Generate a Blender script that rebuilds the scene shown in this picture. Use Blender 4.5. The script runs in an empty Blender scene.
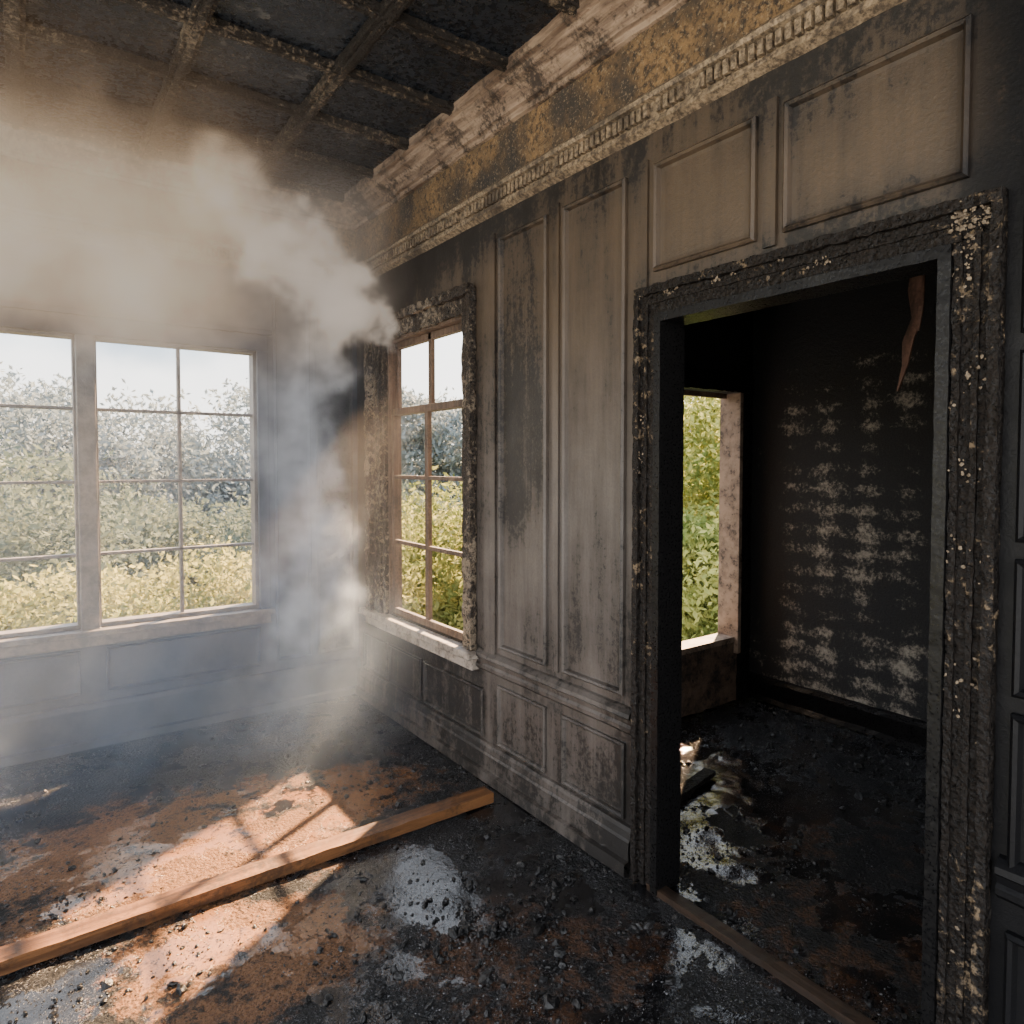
import bpy, math, random, bmesh
import numpy as np
from mathutils import Vector, noise
random.seed(4); rng=np.random.default_rng(7)
sc=bpy.context.scene
CX=-1.87; H=1.56; F=680.0; YAW=math.radians(35.9); YB=4.38; CE=3.28
XS=2.10; YT=2.75; TW=0.08
# ---------------------------------------------------------------- helpers
def link(o): sc.collection.objects.link(o); return o
def px_floor(px,py,z=0.0):
    zc=(H-z)*F/(py-464.0); lat=(px-512)/F*zc
    xr=zc*math.sin(YAW)+lat*math.cos(YAW); y=zc*math.cos(YAW)-lat*math.sin(YAW)
    return (CX+xr,y)
def WR(u,d,z): return (-d,u,z)
def WB(u,d,z): return (u,YB-d,z)
def WS(u,d,z): return (XS-d,u,z)
def WT(u,d,z): return (u,YT-d,z)
def WX(u,d,z): return (TW+d,u,z)
class MB:
    def __init__(s): s.v=[]; s.f=[]; s.m=[]
    def quad(s,a,b,c,d,m=0):
        n=len(s.v); s.v+= [a,b,c,d]; s.f.append((n,n+1,n+2,n+3)); s.m.append(m)
    def box(s,W,u0,u1,d0,d1,z0,z1,m=0):
        n=len(s.v)
        for z in (z0,z1):
            for (u,d) in ((u0,d0),(u1,d0),(u1,d1),(u0,d1)): s.v.append(W(u,d,z))
        for f in ((0,1,2,3),(4,5,6,7),(0,1,5,4),(1,2,6,5),(2,3,7,6),(3,0,4,7)):
            s.f.append(tuple(n+i for i in f)); s.m.append(m)
    def rbox(s,W,u0,u1,d0,d1,z0,z1,seg=0.02,amp=0.006,m=0,sc_=18.0):
        def grid(fn,nu,nv):
            n=len(s.v)
            for i in range(nu+1):
                for j in range(nv+1):
                    u,d,z=fn(i/nu,j/nv)
                    p=Vector(W(u,d,z))
                    q=noise.noise_vector(p*sc_)*amp+noise.noise_vector(p*sc_*3.1)*amp*0.5
                    s.v.append(tuple(p+q))
            for i in range(nu):
                for j in range(nv):
                    a=n+i*(nv+1)+j
                    s.f.append((a,a+1,a+nv+2,a+nv+1)); s.m.append(m)
        nu=max(1,int((u1-u0)/seg)); nd=max(1,int((d1-d0)/seg)); nz=max(1,int((z1-z0)/seg))
        L=lambda a,b,t:a+(b-a)*t
        grid(lambda a,b:(L(u0,u1,a),d1,L(z0,z1,b)),nu,nz)
        grid(lambda a,b:(L(u0,u1,a),d0,L(z0,z1,b)),nu,nz)
        grid(lambda a,b:(L(u0,u1,a),L(d0,d1,b),z0),nu,nd)
        grid(lambda a,b:(L(u0,u1,a),L(d0,d1,b),z1),nu,nd)
        grid(lambda a,b:(u0,L(d0,d1,a),L(z0,z1,b)),nd,nz)
        grid(lambda a,b:(u1,L(d0,d1,a),L(z0,z1,b)),nd,nz)
    def extr(s,W,prof,u0,u1,seg=0.05,amp=0.0,m=0,sc_=9.0):
        nu=max(1,int((u1-u0)/seg)); n=len(s.v); k=len(prof)
        for i in range(nu+1):
            for (d,z) in prof:
                uu=u0+(u1-u0)*i/nu
                p=Vector(W(uu,d,z))
                if amp: p+=noise.noise_vector(p*sc_)*amp+noise.noise_vector(p*sc_*4)*amp*.4
                s.v.append(tuple(p))
        for i in range(nu):
            for j in range(k-1):
                a=n+i*k+j; s.f.append((a,a+1,a+k+1,a+k)); s.m.append(m)
    def frame(s,W,u0,u1,z0,z1,prof,m=0,mi=None):
        n=len(s.v)
        for (ins,d) in prof:
            for (u,z) in ((u0+ins,z0+ins),(u1-ins,z0+ins),(u1-ins,z1-ins),(u0+ins,z1-ins)): s.v.append(W(u,d,z))
        for k in range(len(prof)-1):
            for j in range(4):
                a=n+k*4+j; b=n+k*4+(j+1)%4
                s.f.append((a,b,b+4,a+4)); s.m.append(m)
        a=n+(len(prof)-1)*4
        s.f.append((a,a+1,a+2,a+3)); s.m.append(m if mi is None else mi)
    def obj(s,name,mats,parent=None,bevel=0,smooth=False):
        me=bpy.data.meshes.new(name); me.from_pydata(s.v,[],s.f)
        for mt in mats: me.materials.append(mt)
        me.polygons.foreach_set('material_index',s.m)
        if smooth: me.polygons.foreach_set('use_smooth',[True]*len(s.f))
        me.update(); o=link(bpy.data.objects.new(name,me))
        if bevel:
            b=o.modifiers.new('bevel','BEVEL'); b.width=bevel; b.segments=2; b.limit_method='ANGLE'
        if parent: o.parent=parent
        return o
def empty(name):
    e=bpy.data.objects.new(name,None); link(e); return e
# ---------------------------------------------------------------- node helper
class T:
    def __init__(s,tree): s.t=tree
    def set(s,sock,v):
        if v is None: return
        if isinstance(v,bpy.types.NodeSocket): s.t.links.new(v,sock)
        else: sock.default_value=v
    def m(s,op,a,b=None,c=None,clamp=False):
        n=s.t.nodes.new('ShaderNodeMath'); n.operation=op; n.use_clamp=clamp
        s.set(n.inputs[0],a); s.set(n.inputs[1],b); s.set(n.inputs[2],c); return n.outputs[0]
    def add(s,a,b): return s.m('ADD',a,b)
    def mul(s,a,b): return s.m('MULTIPLY',a,b)
    def vm(s,op,a,b=None,scale=None):
        n=s.t.nodes.new('ShaderNodeVectorMath'); n.operation=op
        s.set(n.inputs[0],a); s.set(n.inputs[1],b)
        if scale is not None: s.set(n.inputs['Scale'],scale)
        return n.outputs['Value'] if op in('LENGTH','DOT_PRODUCT','DISTANCE') else n.outputs[0]
    def noise(s,vec,scale,detail=4,rough=.55,dist=0.0,col=False):
        n=s.t.nodes.new('ShaderNodeTexNoise'); s.set(n.inputs['Vector'],vec); n.inputs['Scale'].default_value=scale
        n.inputs['Detail'].default_value=detail; n.inputs['Roughness'].default_value=rough; n.inputs['Distortion'].default_value=dist
        return n.outputs[1] if col else n.outputs[0]
    def vor(s,vec,scale,feature='F1',out='Distance'):
        n=s.t.nodes.new('ShaderNodeTexVoronoi'); n.feature=feature; s.set(n.inputs['Vector'],vec); n.inputs['Scale'].default_value=scale
        return n.outputs[out]
    def ss(s,v,a,b,o0=0.0,o1=1.0):
        n=s.t.nodes.new('ShaderNodeMapRange'); n.interpolation_type='SMOOTHSTEP'
        s.set(n.inputs[0],v); s.set(n.inputs[1],a); s.set(n.inputs[2],b); s.set(n.inputs[3],o0); s.set(n.inputs[4],o1); return n.outputs[0]
    def sep(s,v):
        n=s.t.nodes.new('ShaderNodeSeparateXYZ'); s.set(n.inputs[0],v); return n.outputs
    def mix(s,f,a,b):
        n=s.t.nodes.new('ShaderNodeMix'); n.data_type='RGBA'; s.set(n.inputs[0],f)
        for i,v in((6,a),(7,b)):
            s.set(n.inputs[i],(*v,1.0) if isinstance(v,tuple) and len(v)==3 else v)
        return n.outputs[2]
    def bump(s,h,strength=.5,dist=.01,normal=None):
        n=s.t.nodes.new('ShaderNodeBump'); s.set(n.inputs['Strength'],strength); n.inputs['Distance'].default_value=dist
        s.set(n.inputs['Height'],h)
        if normal is not None: s.set(n.inputs['Normal'],normal)
        return n.outputs[0]
    def blob(s,P,c,sc,r0,r1):
        return s.ss(s.vm('LENGTH',s.vm('MULTIPLY',s.vm('SUBTRACT',P,c),sc)),r0,r1)
def newmat(name):
    mt=bpy.data.materials.new(name); mt.use_nodes=True; nt=mt.node_tree; nt.nodes.clear()
    t=T(nt); out=nt.nodes.new('ShaderNodeOutputMaterial'); p=nt.nodes.new('ShaderNodeBsdfPrincipled')
    nt.links.new(p.outputs[0],out.inputs[0]); tc=nt.nodes.new('ShaderNodeTexCoord')
    return mt,t,p,tc.outputs['Object'],out
def fin(t,p,col,rough=.7,normal=None,spec=None):
    if isinstance(col,tuple): col=(*col,1)
    t.set(p.inputs['Base Color'],col); t.set(p.inputs['Roughness'],rough)
    if normal is not None: t.set(p.inputs['Normal'],normal)
    if spec is not None: t.set(p.inputs['Specular IOR Level'],spec)
# ---------------------------------------------------------------- materials
def mat_panel():
    mt,t,p,P,_=newmat('sooty_paint')
    x,y,z=t.sep(P)
    n1=t.noise(P,1.6,5,.62); n2=t.noise(P,32,6,.80); n3=t.noise(P,90,3,.65)
    st=t.noise(t.vm('MULTIPLY',P,(11,11,.9)),1.0,5,.70)
    bl=t.blob(P,(0,2.50,1.85),(1,3.4,1.0),1.0,.2)
    low=t.ss(z,1.1,.15); near=t.ss(y,.84,.60); far=t.mul(t.ss(y,2.70,3.6),t.ss(z,.1,.7))
    hi=t.ss(z,2.45,2.74); db=t.mul(t.ss(y,2.1,1.70),t.ss(z,1.8,.4)); db2=t.mul(t.ss(z,2.38,2.2),t.ss(y,1.85,1.7))
    bias=t.add(t.add(t.mul(bl,.18),t.mul(low,.11)),t.add(t.mul(hi,.13),t.mul(far,.17)))
    bias=t.add(bias,t.add(t.mul(db,.11),t.mul(db2,.13)))
    s=t.add(t.add(t.mul(n1,.38),t.mul(n2,.58)),t.add(t.mul(t.m('SUBTRACT',st,.5),.46),bias)); s=t.add(s,.070)
    soot=t.ss(s,.625,.71)
    film=t.ss(t.add(t.add(t.mul(n1,.5),t.mul(st,.5)),bias),.38,.66)
    base=t.mix(t.ss(z,1.2,2.4),(.125,.108,.097),(.098,.067,.041))
    base=t.mix(t.mul(t.ss(n3,.42,.68),.35),base,(.075,.063,.053))
    base=t.mix(t.mul(film,.74),base,(.030,.023,.018))
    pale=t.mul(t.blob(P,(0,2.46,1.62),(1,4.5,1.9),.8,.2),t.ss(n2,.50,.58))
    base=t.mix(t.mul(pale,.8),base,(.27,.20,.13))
    col=t.mix(t.mul(soot,.90),base,(.009,.008,.0075))
    col=t.mix(t.mul(near,t.ss(n2,.95,.5)),col,(.005,.005,.006))
    h=t.add(t.mul(n2,.6),t.mul(n3,.4))
    fin(t,p,col,t.ss(n1,.35,.7,.40,.62),t.bump(h,.45,.006),t.ss(near,0,1,.45,.2)); return mt
def mat_char(name,dark=(.012,.011,.011),light=(.42,.34,.24),amount=.62,sc1=30,rough=(.25,.75),big=2.5,bump=.9,bd=.012,mid=(.05,.035,.025),pw=.07,spec=.35):
    mt,t,p,P,_=newmat(name)
    n1=t.noise(P,sc1,6,.7,.4); n2=t.noise(P,big,4,.6); v=t.vor(P,sc1*2.2); n4=t.noise(P,sc1*4,3,.6)
    f=t.add(t.mul(n1,.7),t.mul(n2,.45))
    pale=t.ss(f,amount,amount+pw)
    col=t.mix(t.ss(n4,.3,.75),dark,mid)
    col=t.mix(t.mul(pale,t.ss(n4,.25,.55)),col,light)
    h=t.add(t.add(n1,t.mul(v,.5)),t.mul(n4,.4))
    fin(t,p,col,t.ss(n4,.35,.65,rough[0],rough[1]),t.bump(h,bump,bd),spec); return mt
def mat_frieze():
    mt,t,p,P,_=newmat('scorched_frieze')
    a=t.noise(P,34,7,.78); b=t.noise(P,2.6,5,.65); c=t.noise(P,100,3,.6)
    col=t.mix(t.ss(a,.38,.62),(.028,.02,.015),(.32,.19,.08))
    col=t.mix(t.mul(t.ss(t.add(t.mul(b,.65),t.mul(a,.5)),.53,.66),.92),col,(.022,.022,.022))
    col=t.mix(t.mul(t.ss(c,.56,.68),.6),col,(.40,.30,.18))
    fin(t,p,col,.6,t.bump(t.add(a,t.mul(c,.5)),.8,.01)); return mt
def mat_crown():
    mt,t,p,P,_=newmat('scorched_crown')
    q=t.vm('MULTIPLY',P,(30,3.0,30)); g=t.noise(q,1.0,5,.65); b=t.noise(P,5,6,.7); c=t.noise(P,60,4,.7)
    col=t.mix(t.ss(g,.35,.65),(.14,.092,.062),(.35,.25,.17))
    col=t.mix(t.mul(t.ss(t.add(t.mul(b,.7),t.mul(c,.3)),.46,.58),.9),col,(.026,.020,.016))
    fin(t,p,col,.65,t.bump(t.add(t.mul(g,.5),t.mul(c,.8)),.7,.012),.3); return mt
def mat_dentil():
    mt,t,p,P,_=newmat('scorched_dentil')
    b=t.noise(P,5,5,.65); c=t.noise(P,55,5,.7)
    col=t.mix(t.ss(c,.35,.65),(.06,.042,.028),(.34,.25,.155))
    col=t.mix(t.mul(t.ss(b,.45,.65),.8),col,(.035,.026,.02))
    fin(t,p,col,.65,t.bump(c,.5,.006)); return mt
def mat_floor():
    mt,t,p,P,_=newmat('burnt_wet_floor')
    x,y,z=t.sep(P)
    b=t.noise(P,1.3,5,.62,.3); m=t.noise(P,8,6,.75); f=t.noise(P,60,5,.78); g=t.noise(P,200,2,.7)
    v=t.vor(P,75)
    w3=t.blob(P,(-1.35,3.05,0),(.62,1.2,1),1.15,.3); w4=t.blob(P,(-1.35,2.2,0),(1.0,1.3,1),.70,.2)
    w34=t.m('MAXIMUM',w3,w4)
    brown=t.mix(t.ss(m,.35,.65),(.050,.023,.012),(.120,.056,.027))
    brown=t.mix(t.mul(w34,t.ss(f,.3,.6)),brown,(.38,.18,.075))  # sunlit orange painted into the brown where the sun patches fall
    brown=t.mix(t.mul(t.ss(f,.47,.60),.65),brown,(.022,.014,.011))
    char=t.mix(t.ss(f,.45,.68),(.0045,.0045,.005),(.020,.020,.021))
    char=t.mix(t.mul(t.ss(g,.56,.64),t.ss(t.add(t.mul(m,.6),t.mul(b,.4)),.42,.58)),char,(.28,.28,.30))
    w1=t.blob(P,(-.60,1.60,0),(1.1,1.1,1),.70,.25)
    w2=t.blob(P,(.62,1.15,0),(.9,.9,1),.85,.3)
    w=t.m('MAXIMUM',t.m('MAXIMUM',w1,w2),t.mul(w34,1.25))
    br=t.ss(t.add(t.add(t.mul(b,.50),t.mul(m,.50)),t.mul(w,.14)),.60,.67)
    col=t.mix(t.mul(br,.92),char,brown)
    spk=t.ss(t.add(t.mul(m,.5),t.mul(f,.5)),.53,.60)
    col=t.mix(t.mul(spk,.85),col,(.006,.006,.006))
    p1=t.blob(P,(-.66,2.12,0),(2.3,.8,1),.45,.12); p2=t.blob(P,(1.0,2.2,0),(1.5,.9,1),.60,.2); p3=t.blob(P,(.35,1.9,0),(1.6,1.1,1),.4,.15)
    pd=t.m('MAXIMUM',t.m('MAXIMUM',p1,p2),p3)
    wn=t.noise(P,2.8,7,.66,.3)
    wet=t.ss(t.add(t.add(wn,t.mul(pd,.16)),t.mul(t.m('SUBTRACT',.5,m),.24)),.475,.54)
    wet=t.mul(wet,t.ss(f,.74,.60))
    rg=t.add(.46,t.mul(t.m('SUBTRACT',g,.45),.3))
    rgm=t.t.nodes.new('ShaderNodeMix'); t.set(rgm.inputs[0],wet); t.set(rgm.inputs[2],rg); rgm.inputs[3].default_value=.05
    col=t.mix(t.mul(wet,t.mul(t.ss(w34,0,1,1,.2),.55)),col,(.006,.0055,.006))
    h=t.add(t.add(t.mul(f,1.1),t.mul(v,-.6)),t.add(t.mul(m,1.2),t.mul(g,.3)))
    n1=t.bump(h,t.ss(wet,0,1,1.0,.04),.022)
    n2=t.bump(m,t.ss(wet,0,1,0,.16),.02,n1)
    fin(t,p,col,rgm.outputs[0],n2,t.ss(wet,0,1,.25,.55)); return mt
def mat_side():
    mt,t,p,P,_=newmat('burnt_lattice_wall')
    x,y,z=t.sep(P)
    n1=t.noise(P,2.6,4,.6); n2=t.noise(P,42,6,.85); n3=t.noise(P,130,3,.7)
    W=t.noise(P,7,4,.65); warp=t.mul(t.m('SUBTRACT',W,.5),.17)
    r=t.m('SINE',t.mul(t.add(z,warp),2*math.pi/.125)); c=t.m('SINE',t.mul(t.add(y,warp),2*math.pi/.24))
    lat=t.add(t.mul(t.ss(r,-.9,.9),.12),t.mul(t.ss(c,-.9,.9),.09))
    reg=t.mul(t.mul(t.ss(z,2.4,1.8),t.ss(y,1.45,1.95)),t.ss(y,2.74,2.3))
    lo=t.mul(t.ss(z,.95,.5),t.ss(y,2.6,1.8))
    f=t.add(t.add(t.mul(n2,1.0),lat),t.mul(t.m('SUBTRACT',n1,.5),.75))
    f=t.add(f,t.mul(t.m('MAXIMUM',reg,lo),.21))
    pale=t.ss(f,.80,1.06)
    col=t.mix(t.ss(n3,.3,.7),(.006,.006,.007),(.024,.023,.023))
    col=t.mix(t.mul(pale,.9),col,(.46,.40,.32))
    fin(t,p,col,.5,t.bump(t.add(n2,t.mul(n3,.4)),.9,.012),.4); return mt
def mat_wood(name,c1,c2,axis=(1.5,28,28),sootf=.5,rough=.55,spec=.5):
    mt,t,p,P,_=newmat(name)
    g=t.noise(t.vm('MULTIPLY',P,axis),1.0,5,.65,.6); b=t.noise(P,5,5,.7); c=t.noise(P,60,3,.7)
    col=t.mix(t.ss(g,.35,.65),c1,c2)
    col=t.mix(t.mul(t.ss(t.add(t.mul(b,.6),t.mul(c,.4)),.46,.62),sootf),col,(.02,.015,.012))
    fin(t,p,col,rough,t.bump(t.add(g,t.mul(c,.4)),.5,.006),spec); return mt
def mat_simple(name,c1,c2,sc1=12,rough=.6,bump=.4,spots=None,spec=.5):
    mt,t,p,P,_=newmat(name)
    g=t.noise(P,sc1,5,.68); c=t.noise(P,sc1*5,3,.7)
    col=t.mix(t.ss(g,.36,.64),c1,c2)
    if spots: col=t.mix(t.ss(t.add(t.mul(g,.5),t.mul(c,.5)),.52,.62),col,spots)
    fin(t,p,col,rough,t.bump(t.add(g,t.mul(c,.5)),bump,.008),spec); return mt
def mat_leaf(name,c1,c2,trans=.45,haze=None,hf=0.0,ns=.9):
    mt,t,p,P,out=newmat(name)
    n=t.noise(P,ns,2,.6); n2=t.noise(P,ns*6,1,.6)
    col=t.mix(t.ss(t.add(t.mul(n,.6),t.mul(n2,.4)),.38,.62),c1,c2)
    if haze: col=t.mix(hf,col,haze)  # distance haze painted into the leaf colour
    fin(t,p,col,.7,None,.1)
    tr=t.t.nodes.new('ShaderNodeBsdfTranslucent'); t.set(tr.inputs[0],col)
    mx=t.t.nodes.new('ShaderNodeMixShader'); mx.inputs[0].default_value=trans
    t.t.links.new(p.outputs[0],mx.inputs[1]); t.t.links.new(tr.outputs[0],mx.inputs[2]); t.t.links.new(mx.outputs[0],out.inputs[0])
    return mt
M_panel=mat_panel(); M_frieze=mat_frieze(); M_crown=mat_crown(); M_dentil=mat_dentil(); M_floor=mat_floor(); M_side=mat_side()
M_char=mat_char('charred_casing',amount=.665,light=(.20,.145,.09),mid=(.016,.011,.008),dark=(.004,.0036,.0036),spec=.28)
M_charw=mat_char('charred_scaly',amount=.55,light=(.24,.19,.135),sc1=30,pw=.12,dark=(.008,.008,.008))
M_black=mat_char('black_frame',dark=(.003,.003,.0035),mid=(.008,.0075,.0075),amount=.80,rough=(.25,.5),bump=.3,bd=.004,spec=.22)
M_ceil=mat_char('charred_ceiling',dark=(.004,.006,.009),mid=(.016,.022,.030),light=(.08,.075,.07),amount=.66,sc1=12,rough=(.14,.45),bump=.5,spec=.45)
M_rib=mat_char('charred_ceiling_rib',dark=(.009,.008,.007),mid=(.034,.026,.020),light=(.24,.18,.12),amount=.585,sc1=48,pw=.12,spec=.3)
M_backwall=mat_simple('smoke_stained_wall',(.055,.06,.075),(.022,.026,.036),3,.6,.3,None,.3)
M_winframe=mat_simple('window_frame_paint',(.18,.15,.125),(.095,.08,.07),14,.5,.3)
M_winbrown=mat_wood('scorched_sash_wood',(.08,.05,.034),(.16,.105,.07),(28,28,3),.6)
M_sill=mat_simple('sill_paint',(.34,.295,.25),(.19,.16,.13),16,.5,.4,(.10,.08,.065))
M_beam=mat_wood('beam_wood',(.070,.030,.013),(.19,.085,.033),(1.5,30,30),.65,.5,.3)
M_thresh=mat_wood('threshold_wood',(.018,.012,.009),(.050,.030,.019),(30,1.5,30),.7,.5,.3)
M_reveal=mat_simple('reveal_plaster',(.26,.19,.14),(.15,.105,.075),10,.7,.5,(.05,.036,.028))
M_revlow=mat_simple('scorched_plaster',(.13,.085,.058),(.05,.034,.025),10,.7,.6,(.012,.01,.01))
M_debris=mat_simple('charcoal_debris',(.004,.004,.0045),(.013,.012,.012),40,.30,.5,None,.45)
M_ash=mat_simple('ash_fragments',(.20,.20,.21),(.05,.05,.05),40,.7,.5)
M_chip=mat_simple('blistered_paint',(.27,.21,.145),(.09,.066,.044),30,.8,.5)
M_plas=mat_simple('dark_plaster',(.008,.008,.009),(.020,.018,.017),8,.5,.6,None,.3)
# ---------------------------------------------------------------- walls
def wall(W,u0,u1,z0,z1,holes,th,name,mat):
    mb=MB(); us=sorted({u0,u1,*[h[0] for h in holes],*[h[1] for h in holes]}); zs=sorted({z0,z1,*[h[2] for h in holes],*[h[3] for h in holes]})
    for i in range(len(us)-1):
        for j in range(len(zs)-1):
            cu=(us[i]+us[i+1])/2; cz=(zs[j]+zs[j+1])/2
            if any(h[0]<cu<h[1] and h[2]<cz<h[3] for h in holes): continue
            mb.box(W,us[i],us[i+1],-th,0,zs[j],zs[j+1])
    return mb.obj(name,[mat])
DO=(.725,1.67,0.0,2.09)
WO=(2.98,3.90,.62,2.33)
wr=wall(WR,-1.6,YB,0,CE,[DO,WO],TW,'wall_right',M_panel)
B1=(-1.535,-.655,.65,2.27); B2=(-2.475,-1.605,.65,2.27)
wb=wall(WB,-4.2,TW,0,CE,[B1,B2],.16,'wall_back',M_backwall)
PR=[(0,0.0),(0,.016),(.008,.024),(.016,.018),(.022,.002),(.034,.001)]
PS=[(0,0.0),(0,.012),(.006,.018),(.013,.012),(.018,.002),(.026,.001)]
mb=MB()
for (a,b) in ((2.31,2.67),(1.84,2.20)): mb.frame(WR,a,b,.67,2.63,PR)
for (a,b) in ((1.835,2.205),(2.32,2.69)): mb.frame(WR,a,b,.19,.485,PS)
for (a,b) in ((2.82,3.43),(3.47,3.88),(3.92,4.28)): mb.frame(WR,a,b,.19,.43,PS)
for (a,b) in ((1.285,1.70),(.70,1.19)): mb.frame(WR,a,b,2.25,2.63,PR)
mb.box(WR,1.215,1.258,0,.014,2.22,2.66); mb.box(WR,1.735,1.80,0,.010,.62,2.66); mb.box(WR,2.235,2.275,0,.010,.66,2.66)
mb.box(WR,2.71,2.80,0,.012,.62,2.66)
for (z0,z1) in ((.60,.98),(1.02,1.34),(1.38,1.82),(1.86,2.60),(.10,.46)): mb.frame(WR,.06,.585,z0,z1,PR)
for (z0,z1) in ((.60,.98),(1.02,1.34),(1.38,1.82),(1.86,2.60),(.10,.46)): mb.frame(WR,-.70,.0,z0,z1,PR)
wp=mb.obj('wall_panelling',[M_panel]); wp.parent=wr
base=[(0,.175),(.012,.17),(.018,.155),(.022,.13),(.028,.12),(.030,.05),(.05,.045),(.055,.0)]
mb=MB(); mb.extr(WR,base,1.79,YB,.06,.002); mb.extr(WR,base,-1.6,.61,.06,.002); mb.obj('baseboard_right',[M_panel])
cr=[(0,.635),(.012,.63),(.03,.615),(.034,.60),(.022,.59),(.018,.57),(.026,.56),(.026,.545),(.010,.53),(0,.525)]
mb=MB(); mb.extr(WR,cr,1.79,2.86,.05,.002); mb.extr(WR,cr,-1.6,.605,.05,.003); mb.obj('trim_1',[M_panel])
fr=[(.004,2.88),(.004,3.0),(.006,3.15)]
crown=[(.0,3.12),(.022,3.125),(.028,3.145),(.045,3.15),(.06,3.175),(.085,3.20),(.12,3.215),(.13,3.235),(.155,3.24),(.16,CE)]
den=[(0,2.89),(.028,2.885),(.042,2.870),(.036,2.855),(.014,2.848),(.014,2.79),(.028,2.785),(.030,2.765),(.010,2.755),(0,2.75)]
for W,u0,u1,s_ in((WR,-1.6,YB,'right'),(WB,-4.2,0,'back')):
    mb=MB(); mb.extr(W,fr,u0,u1,.04,.002,0,9); mb.obj('trim_frieze_'+s_,[M_frieze])
    mb=MB(); mb.extr(W,crown,u0,u1,.03,.007,0,7); mb.obj('trim_crown_'+s_,[M_crown])
    mb=MB(); mb.extr(W,den,u0,u1,.03,.002)
    u=u0
    while u<u1-.02:
        if random.random()>.06:
            j=random.uniform(-.001,.001); mb.box(W,u,u+.020,.012,.034+j,2.797+j,2.842+j)
        u+=.031
    mb.obj('trim_dentil_'+s_,[M_dentil])
mb=MB(); mb.extr(WB,[(0,.24),(.02,.235),(.028,.21),(.032,.05),(.05,.04),(.055,0)],-4.2,0,.06,.002); mb.obj('baseboard_back',[M_backwall])
mb=MB(); mb.frame(WB,-.29,-.04,.30,2.62,PR); mb.frame(WB,-.56,-.33,.30,2.62,PR,1,1)
mb.frame(WB,-4.1,-2.6,.30,2.62,PR,1,1)
for a,b in((-1.50,-.66),(-2.46,-1.62)): mb.frame(WB,a,b,.29,.54,PS,1,1)
o=mb.obj('wall_back_panelling',[M_black,M_backwall]); o.parent=wb
# ---------------------------------------------------------------- ceiling
ID=lambda u,d,z:(u,d,z)
mb=MB(); mb.box(ID,-4.2,TW,-1.6,YB+.16,CE,CE+.12); ce=mb.obj('ceiling',[M_ceil])
mb=MB()
ys=[4.22-.45*i for i in range(13)]; xs=[-.71-.57*i for i in range(6)]
for y in ys:
    mb.rbox(ID,-4.2,-.155,y-.028,y+.028,CE-.030,CE,.03,.006); mb.rbox(ID,-4.2,-.155,y-.012,y+.012,CE-.041,CE-.026,.02,.006)
for x in xs:
    mb.rbox(ID,x-.033,x+.033,-1.6,YB-.1,CE-.038,CE,.03,.007); mb.rbox(ID,x-.014,x+.014,-1.6,YB-.1,CE-.052,CE-.034,.02,.006)
o=mb.obj('ceiling_ribs',[M_rib]); o.parent=ce
# ---------------------------------------------------------------- floor
def fz(x,y):
    v=noise.noise(Vector((x*1.3,y*1.3,3)))*.5+noise.noise(Vector((x*6,y*6,1)))*.3
    r=max(0,v+.1)
    return .010*noise.noise(Vector((x*9,y*9,0)))*r*2+.014*r*abs(noise.noise(Vector((x*28,y*28,5))))*1.5-.006
nx,ny=340,330; X=np.linspace(-4.2,XS+.1,nx); Y=np.linspace(-1.6,YB+.1,ny)
vs=[(x,y,fz(x,y)) for x in X for y in Y]
fs=[(i*ny+j,(i+1)*ny+j,(i+1)*ny+j+1,i*ny+j+1) for i in range(nx-1) for j in range(ny-1) if not(X[i]>.2 and Y[j]>YT+.12)]
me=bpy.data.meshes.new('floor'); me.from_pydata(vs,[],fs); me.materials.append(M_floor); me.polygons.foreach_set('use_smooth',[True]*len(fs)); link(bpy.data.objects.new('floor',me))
# ---------------------------------------------------------------- door frame
door=empty('door_1')
def casing(W,u0,u1,z1,w,m,name,parent,bottom=0.0,th=.045,a=1.0):
    mb=MB()
    for (p,q) in ((u0-w,u0),(u1,u1+w)):
        mb.rbox(W,p,q,0,th*.55,bottom,z1+w,.014,.003*a)
        o0=p if p<u0-.001 else q-.024
        mb.rbox(W,o0,o0+.024,th*.4,th,bottom,z1+w,.010,.0045*a,0,26)
        c0=(p+q)/2-.008
        mb.rbox(W,c0,c0+.014,th*.4,th*.75,bottom,z1+w*.5,.012,.003*a,0,26)
        i0=q-.022 if p<u0-.001 else p+.004
        mb.rbox(W,i0,i0+.018,th*.4,th*.85,bottom,z1,.012,.003*a)
    mb.rbox(W,u0-w,u1+w,0,th*.55,z1,z1+w,.014,.004*a); mb.rbox(W,u0-w,u1+w,th*.4,th*1.05,z1+w-.028,z1+w+.002,.010,.006*a,0,26)
    mb.rbox(W,u0-w*.5,u1+w*.5,th*.4,th*.75,z1+w*.5-.008,z1+w*.5+.008,.012,.003*a)
    mb.rbox(W,u0-.02,u1+.02,th*.4,th*.85,z1+.005,z1+.025,.012,.003*a)
    return mb.obj(name,[m],parent,smooth=True)
casing(WR,DO[0],DO[1],DO[3],.105,M_char,'casing',door,0,.036)
mb=MB(); jd=.040
mb.rbox(WR,DO[0]-.002,DO[0]+.028,-TW-.01,jd,0,DO[3],.02,.0015); mb.rbox(WR,DO[1]-.028,DO[1]+.002,-TW-.01,jd,0,DO[3],.02,.0015)
mb.rbox(WR,DO[0],DO[1],-TW-.01,jd,DO[3]-.028,DO[3]+.002,.02,.0015)
mb.obj('jamb',[M_black],door)
casing(WX,DO[0],DO[1],DO[3],.09,M_black,'inner_casing',door,0,.02,.5)
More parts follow.
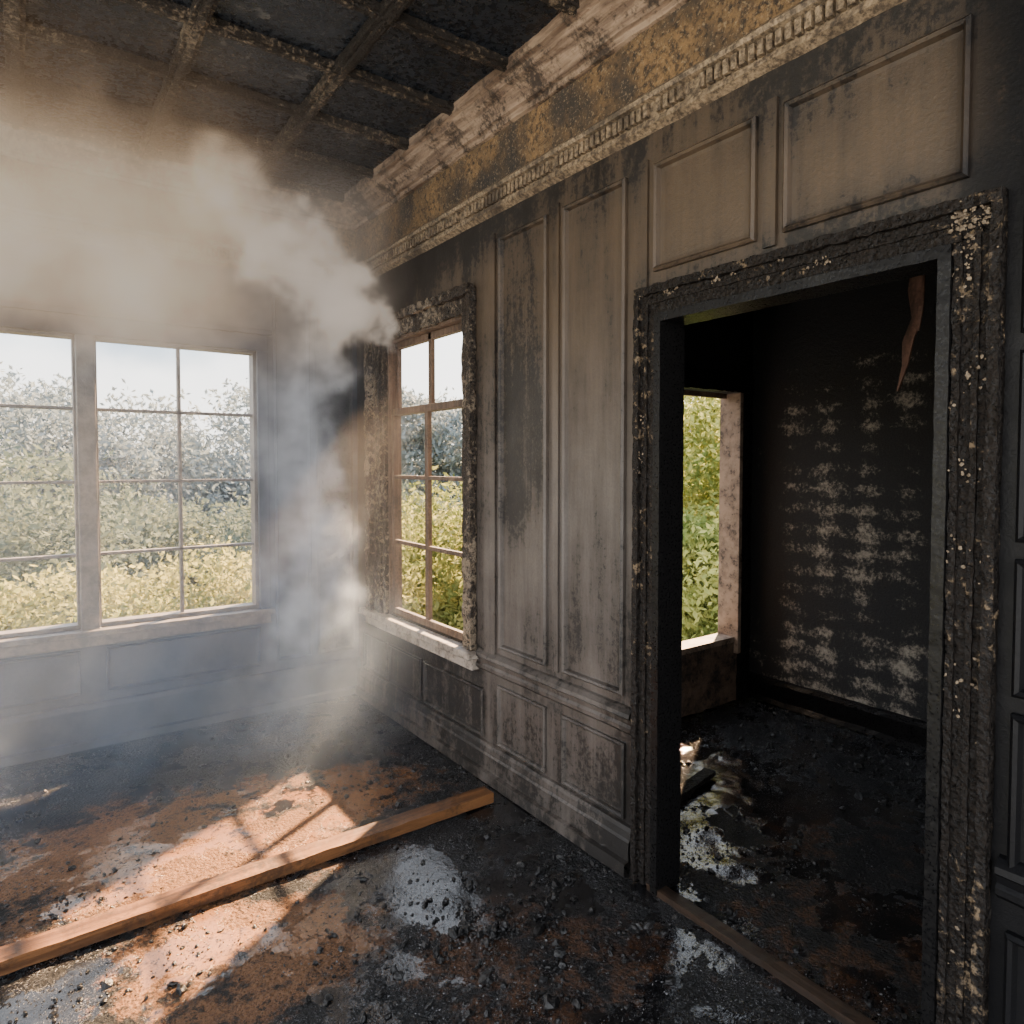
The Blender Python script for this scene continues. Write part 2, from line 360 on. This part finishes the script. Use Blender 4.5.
mb=MB(); mb.rbox(WR,DO[0]-.02,DO[1]+.02,-.015,.034,-.005,.018,.02,.004); mb.obj('threshold',[M_thresh],door)
# ---------------------------------------------------------------- chips / debris makers
def _rot(v,n,i,j):
    a=rng.uniform(0,6.28,n); ca,sa=np.cos(a)[:,None],np.sin(a)[:,None]
    vi,vj=v[:,:,i].copy(),v[:,:,j].copy(); v[:,:,i]=vi*ca-vj*sa; v[:,:,j]=vi*sa+vj*ca
def lumps(pts,sizes,flat,axis,base,faces,jit):
    pts=np.asarray(pts,float); n=len(pts); sizes=np.asarray(sizes,float).reshape(n,1,1)
    v=base[None]*rng.uniform(1-jit,1+jit,(n,len(base),1))
    v=v*rng.uniform(.45,1.4,(n,1,3))
    _rot(v,n,0,1); _rot(v,n,1,2); _rot(v,n,0,2); v[:,:,axis]*=flat
    v=v*sizes+pts[:,None,:]
    ff=(faces[None]+np.arange(n)[:,None,None]*len(base)).reshape(-1,3)
    return v.reshape(-1,3),ff
OB=np.array([[1,0,0],[-1,0,0],[0,1,0],[0,-1,0],[0,0,1],[0,0,-1]],float)
OF=np.array([[0,2,4],[2,1,4],[1,3,4],[3,0,4],[2,0,5],[1,2,5],[3,1,5],[0,3,5]])
bm=bmesh.new(); bmesh.ops.create_icosphere(bm,subdivisions=2,radius=1); IB=np.array([v.co[:] for v in bm.verts]); IF=np.array([[v.index for v in f.verts] for f in bm.faces]); bm.free()
def build(name,groups,mats,parent=None):
    V=[];Fc=[];MI=[];off=0
    for (v,f,mi,nf) in groups:
        V.append(v); Fc.append(f+off); off+=len(v); MI.append(np.repeat(np.asarray(mi,int),nf))
    me=bpy.data.meshes.new(name); me.from_pydata(np.concatenate(V).tolist(),[],np.concatenate(Fc).tolist())
    for m_ in mats: me.materials.append(m_)
    me.polygons.foreach_set('material_index',np.concatenate(MI))
    o=link(bpy.data.objects.new(name,me)); o.parent=parent; return o
pts=[];sz=[]
for _ in range(3000):
    r=random.random()
    if r<.55: u=random.uniform(DO[0]-.10,DO[1]+.10); z=DO[3]+random.uniform(.03,.105)
    elif r<.66: u=DO[0]-random.uniform(.0,.10); z=random.triangular(1.5,2.2,2.1)
    elif r<.74: u=DO[0]-random.uniform(.0,.10); z=random.uniform(.2,1.6)
    else: u=DO[1]+random.uniform(.06,.10); z=random.uniform(.1,2.2)
    if noise.noise(Vector((u*8,z*8,2)))+.5*noise.noise(Vector((u*25,z*25,2)))<.27: continue
    pts.append((-.022-random.uniform(0,.014),u,z)); sz.append(random.uniform(.0015,.0045))
v,f=lumps(pts,sz,.35,0,IB,IF,.35); build('paint_blisters',[(v,f,[0]*len(pts),len(IF))],[M_chip],door)
# ---------------------------------------------------------------- right window
win=empty('window_1')
mb=MB(); u0,u1,z0,z1=WO
for (a,b) in ((u0-.09,u0+.005),(u1-.005,u1+.24)): mb.rbox(WR,a,b,0,.026,.60,z1+.11,.02,.008)
mb.rbox(WR,u0-.10,u0-.065,.015,.045,.60,z1+.12,.014,.008); mb.rbox(WR,u1+.17,u1+.24,.02,.055,.60,z1+.12,.014,.013); mb.rbox(WR,u1+.04,u1+.09,.015,.04,.60,z1+.05,.014,.011)
mb.rbox(WR,u0-.09,u1+.24,0,.026,z1-.005,z1+.11,.02,.010); mb.rbox(WR,u0-.10,u1+.25,.02,.055,z1+.08,z1+.13,.014,.012)
mb.obj('casing',[M_charw],win,smooth=True)
mb=MB(); t_=.028
mb.box(WR,u0,u0+.02,-TW,.005,z0,z1); mb.box(WR,u1-.02,u1,-TW,.005,z0,z1); mb.box(WR,u0,u1,-TW,.005,z1-.02,z1)
a0,a1,b0,b1=u0+.02,u1-.02,z0+.005,z1-.02
for (za,zb,dd) in ((b0,1.90,-.010),(1.86,b1,-.04)):
    for (a,b) in ((a0,a0+.036),(a1-.036,a1)): mb.box(WR,a,b,dd-t_,dd,za,zb)
    mb.box(WR,a0,a1,dd-t_,dd,za,za+.04); mb.box(WR,a0,a1,dd-t_,dd,zb-.04,zb)
cu=(a0+a1)/2; mb.box(WR,cu-.018,cu+.018,-.042,-.014,b0,1.90); mb.box(WR,cu-.018,cu+.018,-.065,-.04,1.9,b1)
for z in (1.08,1.48): mb.box(WR,a0,a1,-.038,-.012,z-.011,z+.011)
mb.obj('sash',[M_winbrown],win,bevel=.003)
mb=MB(); mb.box(WR,u0-.13,u1+.30,-TW,.075,.580,.615); mb.box(WR,u0-.11,u1+.28,0,.04,.52,.580); mb.obj('sill',[M_sill],win,bevel=.006)
# ---------------------------------------------------------------- back windows
def backwin(B,name):
    e=empty(name); u0,u1,z0,z1=B; mb=MB(); f=.022
    for (a,b) in ((u0,u0+f),(u1-f,u1)): mb.box(WB,a,b,-.12,-.03,z0,z1)
    mb.box(WB,u0,u1,-.12,-.03,z0,z0+f); mb.box(WB,u0,u1,-.12,-.03,z1-f,z1)
    c=(u0+u1)/2; mb.box(WB,c-.009,c+.009,-.095,-.055,z0,z1)
    for k in (1,2,3):
        z=z0+(z1-z0)*k/4; mb.box(WB,u0,u1,-.095,-.055,z-.008,z+.008)
    mb.obj('sash',[M_winframe],e,bevel=.003); return e
e1=backwin(B1,'window_2'); e2=backwin(B2,'window_3')
mb=MB(); mb.box(WB,-1.615,-1.525,-.01,.022,.65,2.27); mb.box(WB,-1.605,-1.535,-.13,.0,.65,2.27)
mb.obj('mullion',[M_winframe],e1,bevel=.006)
mb=MB(); mb.box(WB,-.665,-.60,0,.028,.60,2.36); mb.box(WB,-2.55,-2.465,0,.028,.60,2.36); mb.box(WB,-2.55,-.60,0,.03,2.26,2.36); mb.box(WB,-2.57,-.58,0,.05,2.36,2.39)
mb.obj('casing',[M_backwall],e1,bevel=.004)
mb=MB(); mb.box(WB,-2.58,-.58,-.14,.06,.62,.650); mb.box(WB,-2.55,-.60,0,.03,.56,.62); mb.obj('sill',[M_winframe],e1,bevel=.006)
# ---------------------------------------------------------------- side room
S0=-1.5
WW=(1.30,1.92,.42,2.02)
wall(WS,S0,YT+.2,0,2.95,[],.12,'wall_side_room',M_side)
wall(WT,TW,XS,0,2.95,[WW],.10,'wall_side_room_back',M_plas)
mb=MB(); mb.box(ID,TW,XS+.12,S0-.12,S0,0,2.95); mb.obj('wall_side_room_front',[M_plas])
mb=MB(); mb.box(ID,TW,XS+.12,S0-.12,YT+.10,2.95,3.05); mb.obj('ceiling_side_room',[M_plas])
mb=MB(); mb.box(ID,TW,TW+.012,S0,DO[0]-.1,0,2.95); mb.box(ID,TW,TW+.012,DO[1]+.1,YT,0,2.95); mb.box(ID,TW,TW+.012,DO[0]-.1,DO[1]+.1,DO[3]+.1,2.95); mb.obj('wall_side_room_lining',[M_plas])
mb=MB(); mb.extr(WS,[(0,.16),(.02,.155),(.03,.13),(.03,.03),(.045,.0)],S0,YT,.04,.006); mb.obj('baseboard_side_room',[M_black])
w3=empty('window_4')
mb=MB()
for (a,b) in ((WW[0]-.1,WW[0]),(WW[1]+.02,WW[1]+.12)): mb.rbox(WT,a,b,0,.045,0,WW[3]+.1,.03,.006)
mb.rbox(WT,WW[0]-.1,WW[1]+.12,0,.055,WW[3],WW[3]+.12,.02,.006); mb.obj('casing',[M_black],w3)
mb=MB(); mb.box(WT,WW[1]-.012,WW[1]+.02,-.11,.046,WW[2]-.1,WW[3]); mb.box(WT,WW[0],WW[1],-.11,.02,WW[2]-.03,WW[2]+.005)
mb.obj('reveal',[M_reveal],w3)
mb=MB(); mb.rbox(WT,WW[0],WW[1]+.02,-.01,.015,.0,WW[2]-.03,.03,.008); mb.obj('apron',[M_revlow],w3)
mb=MB(); mb.box(WT,WW[0],WW[0]+.03,-.09,-.06,WW[2],WW[3]); mb.box(WT,WW[0],WW[1],-.09,-.06,WW[3]-.03,WW[3]); mb.obj('sash',[M_winbrown],w3)
def strip(name,path,w,th,mat,parent=None):
    mb=MB(); n=len(path)
    for i,(p,ww) in enumerate(zip(path,w)):
        p=Vector(p)
        for (a,b) in ((-1,-1),(1,-1),(1,1),(-1,1)): mb.v.append((p.x+b*th,p.y+a*ww,p.z+noise.noise(p*40+Vector((a,b,0)))*.008))
    for i in range(n-1):
        for j in range(4):
            a=i*4+j;b=i*4+(j+1)%4; mb.f.append((a,b,b+4,a+4)); mb.m.append(0)
    mb.f.append((0,1,2,3)); mb.f.append(tuple(4*(n-1)+k for k in range(4))); mb.m+=[0,0]
    return mb.obj(name,[mat],parent)
M_lath=mat_wood('scorched_lath',(.08,.04,.024),(.22,.11,.07),(20,20,4),.5)
hl=empty('hanging_charred_lath')
strip('lath_1',[(1.25,1.37,2.95),(1.24,1.36,2.7),(1.23,1.345,2.45),(1.22,1.355,2.30),(1.21,1.34,2.18),(1.20,1.37,2.08),(1.19,1.375,1.98),(1.18,1.40,1.87)],[.012,.016,.022,.028,.020,.022,.012,.003],.005,M_lath,hl)
strip('lath_2',[(1.27,1.31,2.95),(1.25,1.31,2.6),(1.23,1.335,2.35),(1.2,1.32,2.22),(1.2,1.33,2.12)],[.008,.010,.014,.010,.003],.004,M_lath,hl)
# ---------------------------------------------------------------- beam on floor
mb=MB(); mb.rbox(ID,-2.75,-.13,2.545,2.630,.002,.046,.02,.0028,0,12); bo=mb.obj('fallen_wooden_beam',[M_beam])
a=px_floor(680,805); b=px_floor(712,782)
mb=MB(); mb.rbox(ID,-.17,.17,-.03,.03,.012,.035,.02,.003); pl=mb.obj('charred_plank',[M_char]); pl.location=((a[0]+b[0])/2,(a[1]+b[1])/2,0); pl.rotation_euler=(0,0,math.atan2(b[1]-a[1],b[0]-a[0])); plc=pl.location
# ---------------------------------------------------------------- debris
small=[];big=[]
def okpos(x,y):
    if -.06<x<TW+.06: return DO[0]+.05<y<DO[1]-.05 and not(-.05<x<.04)
    if x<0 and 2.53<y<2.645: return False
    if math.hypot(x-plc.x,y-plc.y)<.19: return False
    if x>TW: return x<XS-.05 and y<YT-.06
    return y<YB-.08
def addp(x,y,s,k):
    if not okpos(x,y): return
    (big if s>.0055 else small).append((x,y,fz(x,y)+s*.3,s,k))
c=0
while c<120000:
    x=random.uniform(-2.4,XS); y=random.uniform(.6,YB); c+=1
    d=noise.noise(Vector((x*1.6,y*1.6,9)))+.5*noise.noise(Vector((x*5,y*5,4)))+.5*noise.noise(Vector((x*13,y*13,4)))
    wall_b=.45*math.exp(-abs(x+.05)*3.5)+(.35*math.exp(-abs(YB-y)*2))
    if x>TW: wall_b=.5*math.exp(-abs(XS-x)*2)+.4*math.exp(-abs(YT-y)*2.0)
    if d+wall_b<random.uniform(-.1,.7): continue
    s=min(random.paretovariate(2.4)*.0017,.012)
    addp(x,y,s,0 if random.random()<.72 or s>.005 else 1)
for (px,py,r,n) in ((470,930,.05,240),(485,940,.13,460),(440,900,.10,60),(540,970,.12,240),(560,880,.10,300),(740,935,.08,90),(620,940,.16,240),(760,745,.12,240),(850,720,.25,1200),(860,780,.2,300),(700,700,.2,500),(720,690,.3,700),(745,822,.015,24),(795,770,.03,28),(690,768,.02,16),(895,805,.05,40),(130,985,.12,90),(60,915,.08,60),(180,925,.05,40),(230,770,.12,160),(330,740,.2,600),(400,780,.2,400)):
    x0,y0=px_floor(px,py)
    for _ in range(n):
        rr=random.random(); X_,Y_=x0+random.gauss(0,r),y0+random.gauss(0,r*.8)
        if n>150 and noise.noise(Vector((X_*14,Y_*14,7)))<-.08: continue
        addp(X_,Y_,random.uniform(.002,.0065) if rr<.90 else (random.uniform(.0065,.013) if rr<.98 else random.uniform(.013,.022)),0 if random.random()<.9 else 1)
gr=[]
S=np.array(small); v,f=lumps(S[:,:3],S[:,3],.7,2,OB,OF,.35); gr.append((v,f,S[:,4],len(OF)))
S=np.array(big); v,f=lumps(S[:,:3],S[:,3],.75,2,IB,IF,.28); gr.append((v,f,S[:,4]*0,len(IF)))
build('charred_debris',gr,[M_debris,M_ash])
# ---------------------------------------------------------------- outside
def leaves(name,clumps,n,leaf,mat,parent=None):
    V=[]
    for (cx,cy,cz,r) in clumps:
        d=rng.normal(size=(n,3)); d/=np.linalg.norm(d,axis=1)[:,None]
        rr=r*rng.uniform(.45,1.05,n)**.6
        ph=rng.uniform(0,6,6); lump=1+.20*np.sin(d[:,0]*4+ph[0])*np.cos(d[:,2]*5+ph[1])+.16*np.sin(d[:,1]*9+ph[2])*np.sin(d[:,2]*10+ph[3])+.11*np.sin(d[:,0]*17+ph[4])*np.sin(d[:,2]*19+ph[5])
        c=np.array([cx,cy,cz])+d*(rr*lump)[:,None]*np.array([1,1,.9])
        a=rng.normal(size=(n,3)); a/=np.linalg.norm(a,axis=1)[:,None]; b=np.cross(a,rng.normal(size=(n,3))); b/=np.linalg.norm(b,axis=1)[:,None]
        s=leaf*rng.uniform(.5,1.3,n)[:,None]
        V.append(np.stack([c-a*s,c-b*s*.45,c+a*s,c+b*s*.45],1).reshape(-1,3))
    V=np.concatenate(V); k=len(V)//4
    me=bpy.data.meshes.new(name); me.vertices.add(len(V)); me.vertices.foreach_set('co',V.ravel())
    me.loops.add(4*k); me.loops.foreach_set('vertex_index',np.arange(4*k)); me.polygons.add(k)
    me.polygons.foreach_set('loop_start',np.arange(k)*4); me.update(calc_edges=True); me.materials.append(mat); o=link(bpy.data.objects.new(name,me)); o.parent=parent; return o
L_near=mat_leaf('leaf_sunny',(.12,.145,.04),(.36,.33,.11),.5,None,0,.8)
L_side=mat_leaf('leaf_green',(.18,.24,.07),(.52,.52,.19),.5,None,0,1.2)
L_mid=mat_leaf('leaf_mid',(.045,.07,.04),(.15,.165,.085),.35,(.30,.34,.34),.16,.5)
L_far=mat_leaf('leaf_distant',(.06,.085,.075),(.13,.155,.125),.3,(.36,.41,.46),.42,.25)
def ring(a0,a1,d0,d1,t0,t1,r0,r1,n):
    out=[]
    for i in range(n):
        a=math.radians(a0+(a1-a0)*(i+random.random())/n); d=random.uniform(d0,d1); r=random.uniform(r0,r1); top=random.uniform(t0,t1)
        x,y=CX+d*math.sin(a),d*math.cos(a)
        out.append((x,y,top-r*.9,r)); out.append((x+random.uniform(-r,r)*.6,y,top-r*2.2,r*1.15))
    return out
fo=empty('garden_foliage')
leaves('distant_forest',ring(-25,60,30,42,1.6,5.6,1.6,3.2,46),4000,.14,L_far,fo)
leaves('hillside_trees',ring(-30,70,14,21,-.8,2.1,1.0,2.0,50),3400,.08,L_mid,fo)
sh=ring(-30,20,7.5,10,-.7,.7,.4,.85,34)+ring(22,42,7,9.5,.3,1.4,.6,1.0,14)
leaves('garden_shrubs',sh,3600,.042,L_near,fo)
leaves('leafy_tree',ring(46,60,8.0,9.5,2.2,3.6,.8,1.2,8)+ring(47,60,7.0,7.8,.2,1.4,.6,.9,7),3000,.042,L_side,fo)
M_ground=mat_simple('hillside_ground',(.06,.09,.03),(.13,.14,.05),1,.9,.3)
mb=MB(); mb.quad((-80,YB+.8,-1.6),(80,YB+.8,-1.6),(80,90,-4.5),(-80,90,-4.5)); mb.quad((XS+.6,-40,-1.6),(80,-40,-1.6),(80,YB+.8,-1.6),(XS+.6,YB+.8,-1.6)); mb.obj('outside_ground',[M_ground])
# ---------------------------------------------------------------- smoke volume
D0=Vector((-2.7,2.2,.01)); D1=Vector((-.02,YB-.03,CE-.08))
vol=bpy.data.meshes.new('smoke_cloud'); vo=link(bpy.data.objects.new('smoke_cloud',vol))
ng=bpy.data.node_groups.new('smoke_gn','GeometryNodeTree')
ng.interface.new_socket('Geometry',in_out='INPUT',socket_type='NodeSocketGeometry'); ng.interface.new_socket('Geometry',in_out='OUTPUT',socket_type='NodeSocketGeometry')
g=T(ng); go=ng.nodes.new('NodeGroupOutput'); P=ng.nodes.new('GeometryNodeInputPosition').outputs[0]
nA=g.vm('SUBTRACT',g.noise(P,2.8,2,.6,0,True),(.5,.5,.5)); nB=g.vm('SUBTRACT',g.noise(P,8,5,.75,0,True),(.5,.5,.5))
Q=g.vm('ADD',g.vm('ADD',P,g.vm('SCALE',nA,None,.55)),g.vm('SCALE',nB,None,.40))
def seg(a,b,r0,r1,k,e=.15):
    a=Vector(a);b=Vector(b);ba=b-a
    pa=g.vm('SUBTRACT',Q,tuple(a)); tt=g.m('DIVIDE',g.vm('DOT_PRODUCT',pa,tuple(ba)),ba.length_squared,clamp=True)
    d=g.vm('LENGTH',g.vm('SUBTRACT',pa,g.vm('SCALE',tuple(ba),None,tt)))
    r=g.add(g.mul(tt,r1-r0),r0)
    return g.mul(g.ss(g.m('DIVIDE',d,r),1.0,e),k)
segs=[((-.14,3.75,2.42),(-.42,3.72,2.46),.13,.23,20,.5),((-.42,3.72,2.46),(-.74,3.7,2.70),.23,.26,13,.4),((-.74,3.7,2.70),(-1.05,3.7,2.95),.25,.24,8,.3),
 ((-.46,3.72,2.35),(-.50,3.74,1.9),.18,.14,4.2,.2),((-.52,3.74,2.0),(-.46,3.76,1.3),.16,.20,3.2,.2),((-.46,3.76,1.3),(-.54,3.74,.65),.21,.25,3.2,.2),((-.54,3.74,.65),(-.72,3.66,.12),.24,.30,1.6,.1),
 ((-.60,3.92,2.2),(-.55,3.92,.8),.33,.35,1.3,.1)]
acc=None
for s_ in segs:
    v=seg(*s_); acc=v if acc is None else g.m('MAXIMUM',acc,v)
x,y,z=g.sep(Q)
nb=g.noise(P,2.6,6,.68); nc=g.noise(P,7.5,4,.65)
acc=g.mul(acc,g.ss(nc,.36,.58,.25,1.2))
top=g.mul(g.mul(g.ss(z,2.02,2.3),g.ss(x,-.80,-1.35)),g.mul(g.ss(y,2.5,3.2),g.ss(nb,.38,.58,.12,1.0)))
top=g.mul(g.mul(top,g.ss(z,3.0,2.6,.10,1)),3.3)
topf=g.mul(g.mul(g.ss(z,2.2,2.5),g.ss(y,3.4,3.9)),g.mul(g.ss(nb,.3,.6,.3,1),.7))
lowh=g.mul(g.mul(g.ss(z,.95,.35),g.ss(y,2.9,3.7)),g.mul(g.ss(nb,.25,.65),.33))
rays=g.mul(g.mul(g.ss(x,-.15,-.6),g.ss(y,2.4,3.5)),.09)
den_=g.add(g.add(acc,top),g.add(topf,g.add(lowh,rays)))
vc=ng.nodes.new('GeometryNodeVolumeCube'); g.set(vc.inputs['Density'],den_)
vc.inputs['Min'].default_value=D0; vc.inputs['Max'].default_value=D1
vc.inputs['Resolution X'].default_value=110; vc.inputs['Resolution Y'].default_value=80; vc.inputs['Resolution Z'].default_value=128
sm=ng.nodes.new('GeometryNodeSetMaterial'); ng.links.new(vc.outputs[0],sm.inputs[0])
mt=bpy.data.materials.new('smoke'); mt.use_nodes=True; nt_=mt.node_tree; nt_.nodes.clear(); t=T(nt_)
o_=nt_.nodes.new('ShaderNodeOutputMaterial')
at=nt_.nodes.new('ShaderNodeAttribute'); at.attribute_name='density'; de=at.outputs['Fac']
tc=nt_.nodes.new('ShaderNodeTexCoord'); gx,gy,gz=t.sep(tc.outputs['Object'])
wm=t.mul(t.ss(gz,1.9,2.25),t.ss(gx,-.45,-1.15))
c=t.mix(t.ss(gz,.5,1.9),(.46,.58,.78),(.84,.79,.74)); c=t.mix(wm,c,(.62,.43,.285))  # tan smoke hue; upper-left mix also carries the warm light falling there
em=t.mix(t.ss(gz,.4,1.3),(.020,.029,.045),(.19,.20,.225)); em=t.mix(t.ss(gz,1.9,2.3),em,(.24,.185,.14)); em=t.mix(wm,em,(.20,.125,.072))  # added glow, scaled by density, stands in for multiply scattered light
vs_=nt_.nodes.new('ShaderNodeVolumeScatter'); t.set(vs_.inputs['Color'],c); t.set(vs_.inputs['Density'],de); vs_.inputs['Anisotropy'].default_value=.25
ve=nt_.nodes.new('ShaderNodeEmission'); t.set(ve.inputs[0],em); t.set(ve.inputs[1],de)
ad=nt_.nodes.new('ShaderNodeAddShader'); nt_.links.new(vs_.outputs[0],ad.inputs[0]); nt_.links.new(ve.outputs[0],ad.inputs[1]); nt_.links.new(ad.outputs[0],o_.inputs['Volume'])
mt.cycles.volume_step_rate=5.0
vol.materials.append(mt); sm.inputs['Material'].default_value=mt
ng.links.new(sm.outputs[0],go.inputs[0])
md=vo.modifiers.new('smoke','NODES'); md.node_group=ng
# ---------------------------------------------------------------- light
sun=bpy.data.lights.new('sun','SUN'); sun.energy=80; sun.color=(1,.66,.37); sun.angle=math.radians(1.4)
so=link(bpy.data.objects.new('sun',sun)); el=math.radians(39); dh=Vector((-.86,-.51,0)).normalized()
dirv=Vector((dh.x*math.cos(el),dh.y*math.cos(el),-math.sin(el))); so.rotation_euler=dirv.to_track_quat('-Z','Y').to_euler(); so.location=(8,12,12)
wd=bpy.data.worlds.new('sky'); sc.world=wd; wd.use_nodes=True; wt=wd.node_tree; t=T(wt); bg=wt.nodes['Background']
tc=wt.nodes.new('ShaderNodeTexCoord'); _,_,gz=t.sep(tc.outputs['Generated'])
c=t.mix(t.ss(gz,-.05,.5),(1.0,.95,.87),(.82,.89,1.0)); t.set(bg.inputs[0],c); bg.inputs[1].default_value=4.2
# ---------------------------------------------------------------- camera
cam=bpy.data.cameras.new('camera'); co=link(bpy.data.objects.new('camera',cam)); cam.sensor_width=36; cam.lens=F/1024*36
co.location=(CX,0,H); co.rotation_euler=(math.pi/2-math.atan(24/F),0,-YAW); cam.shift_y=-24/1024; cam.clip_start=.02; cam.clip_end=300
sc.camera=co
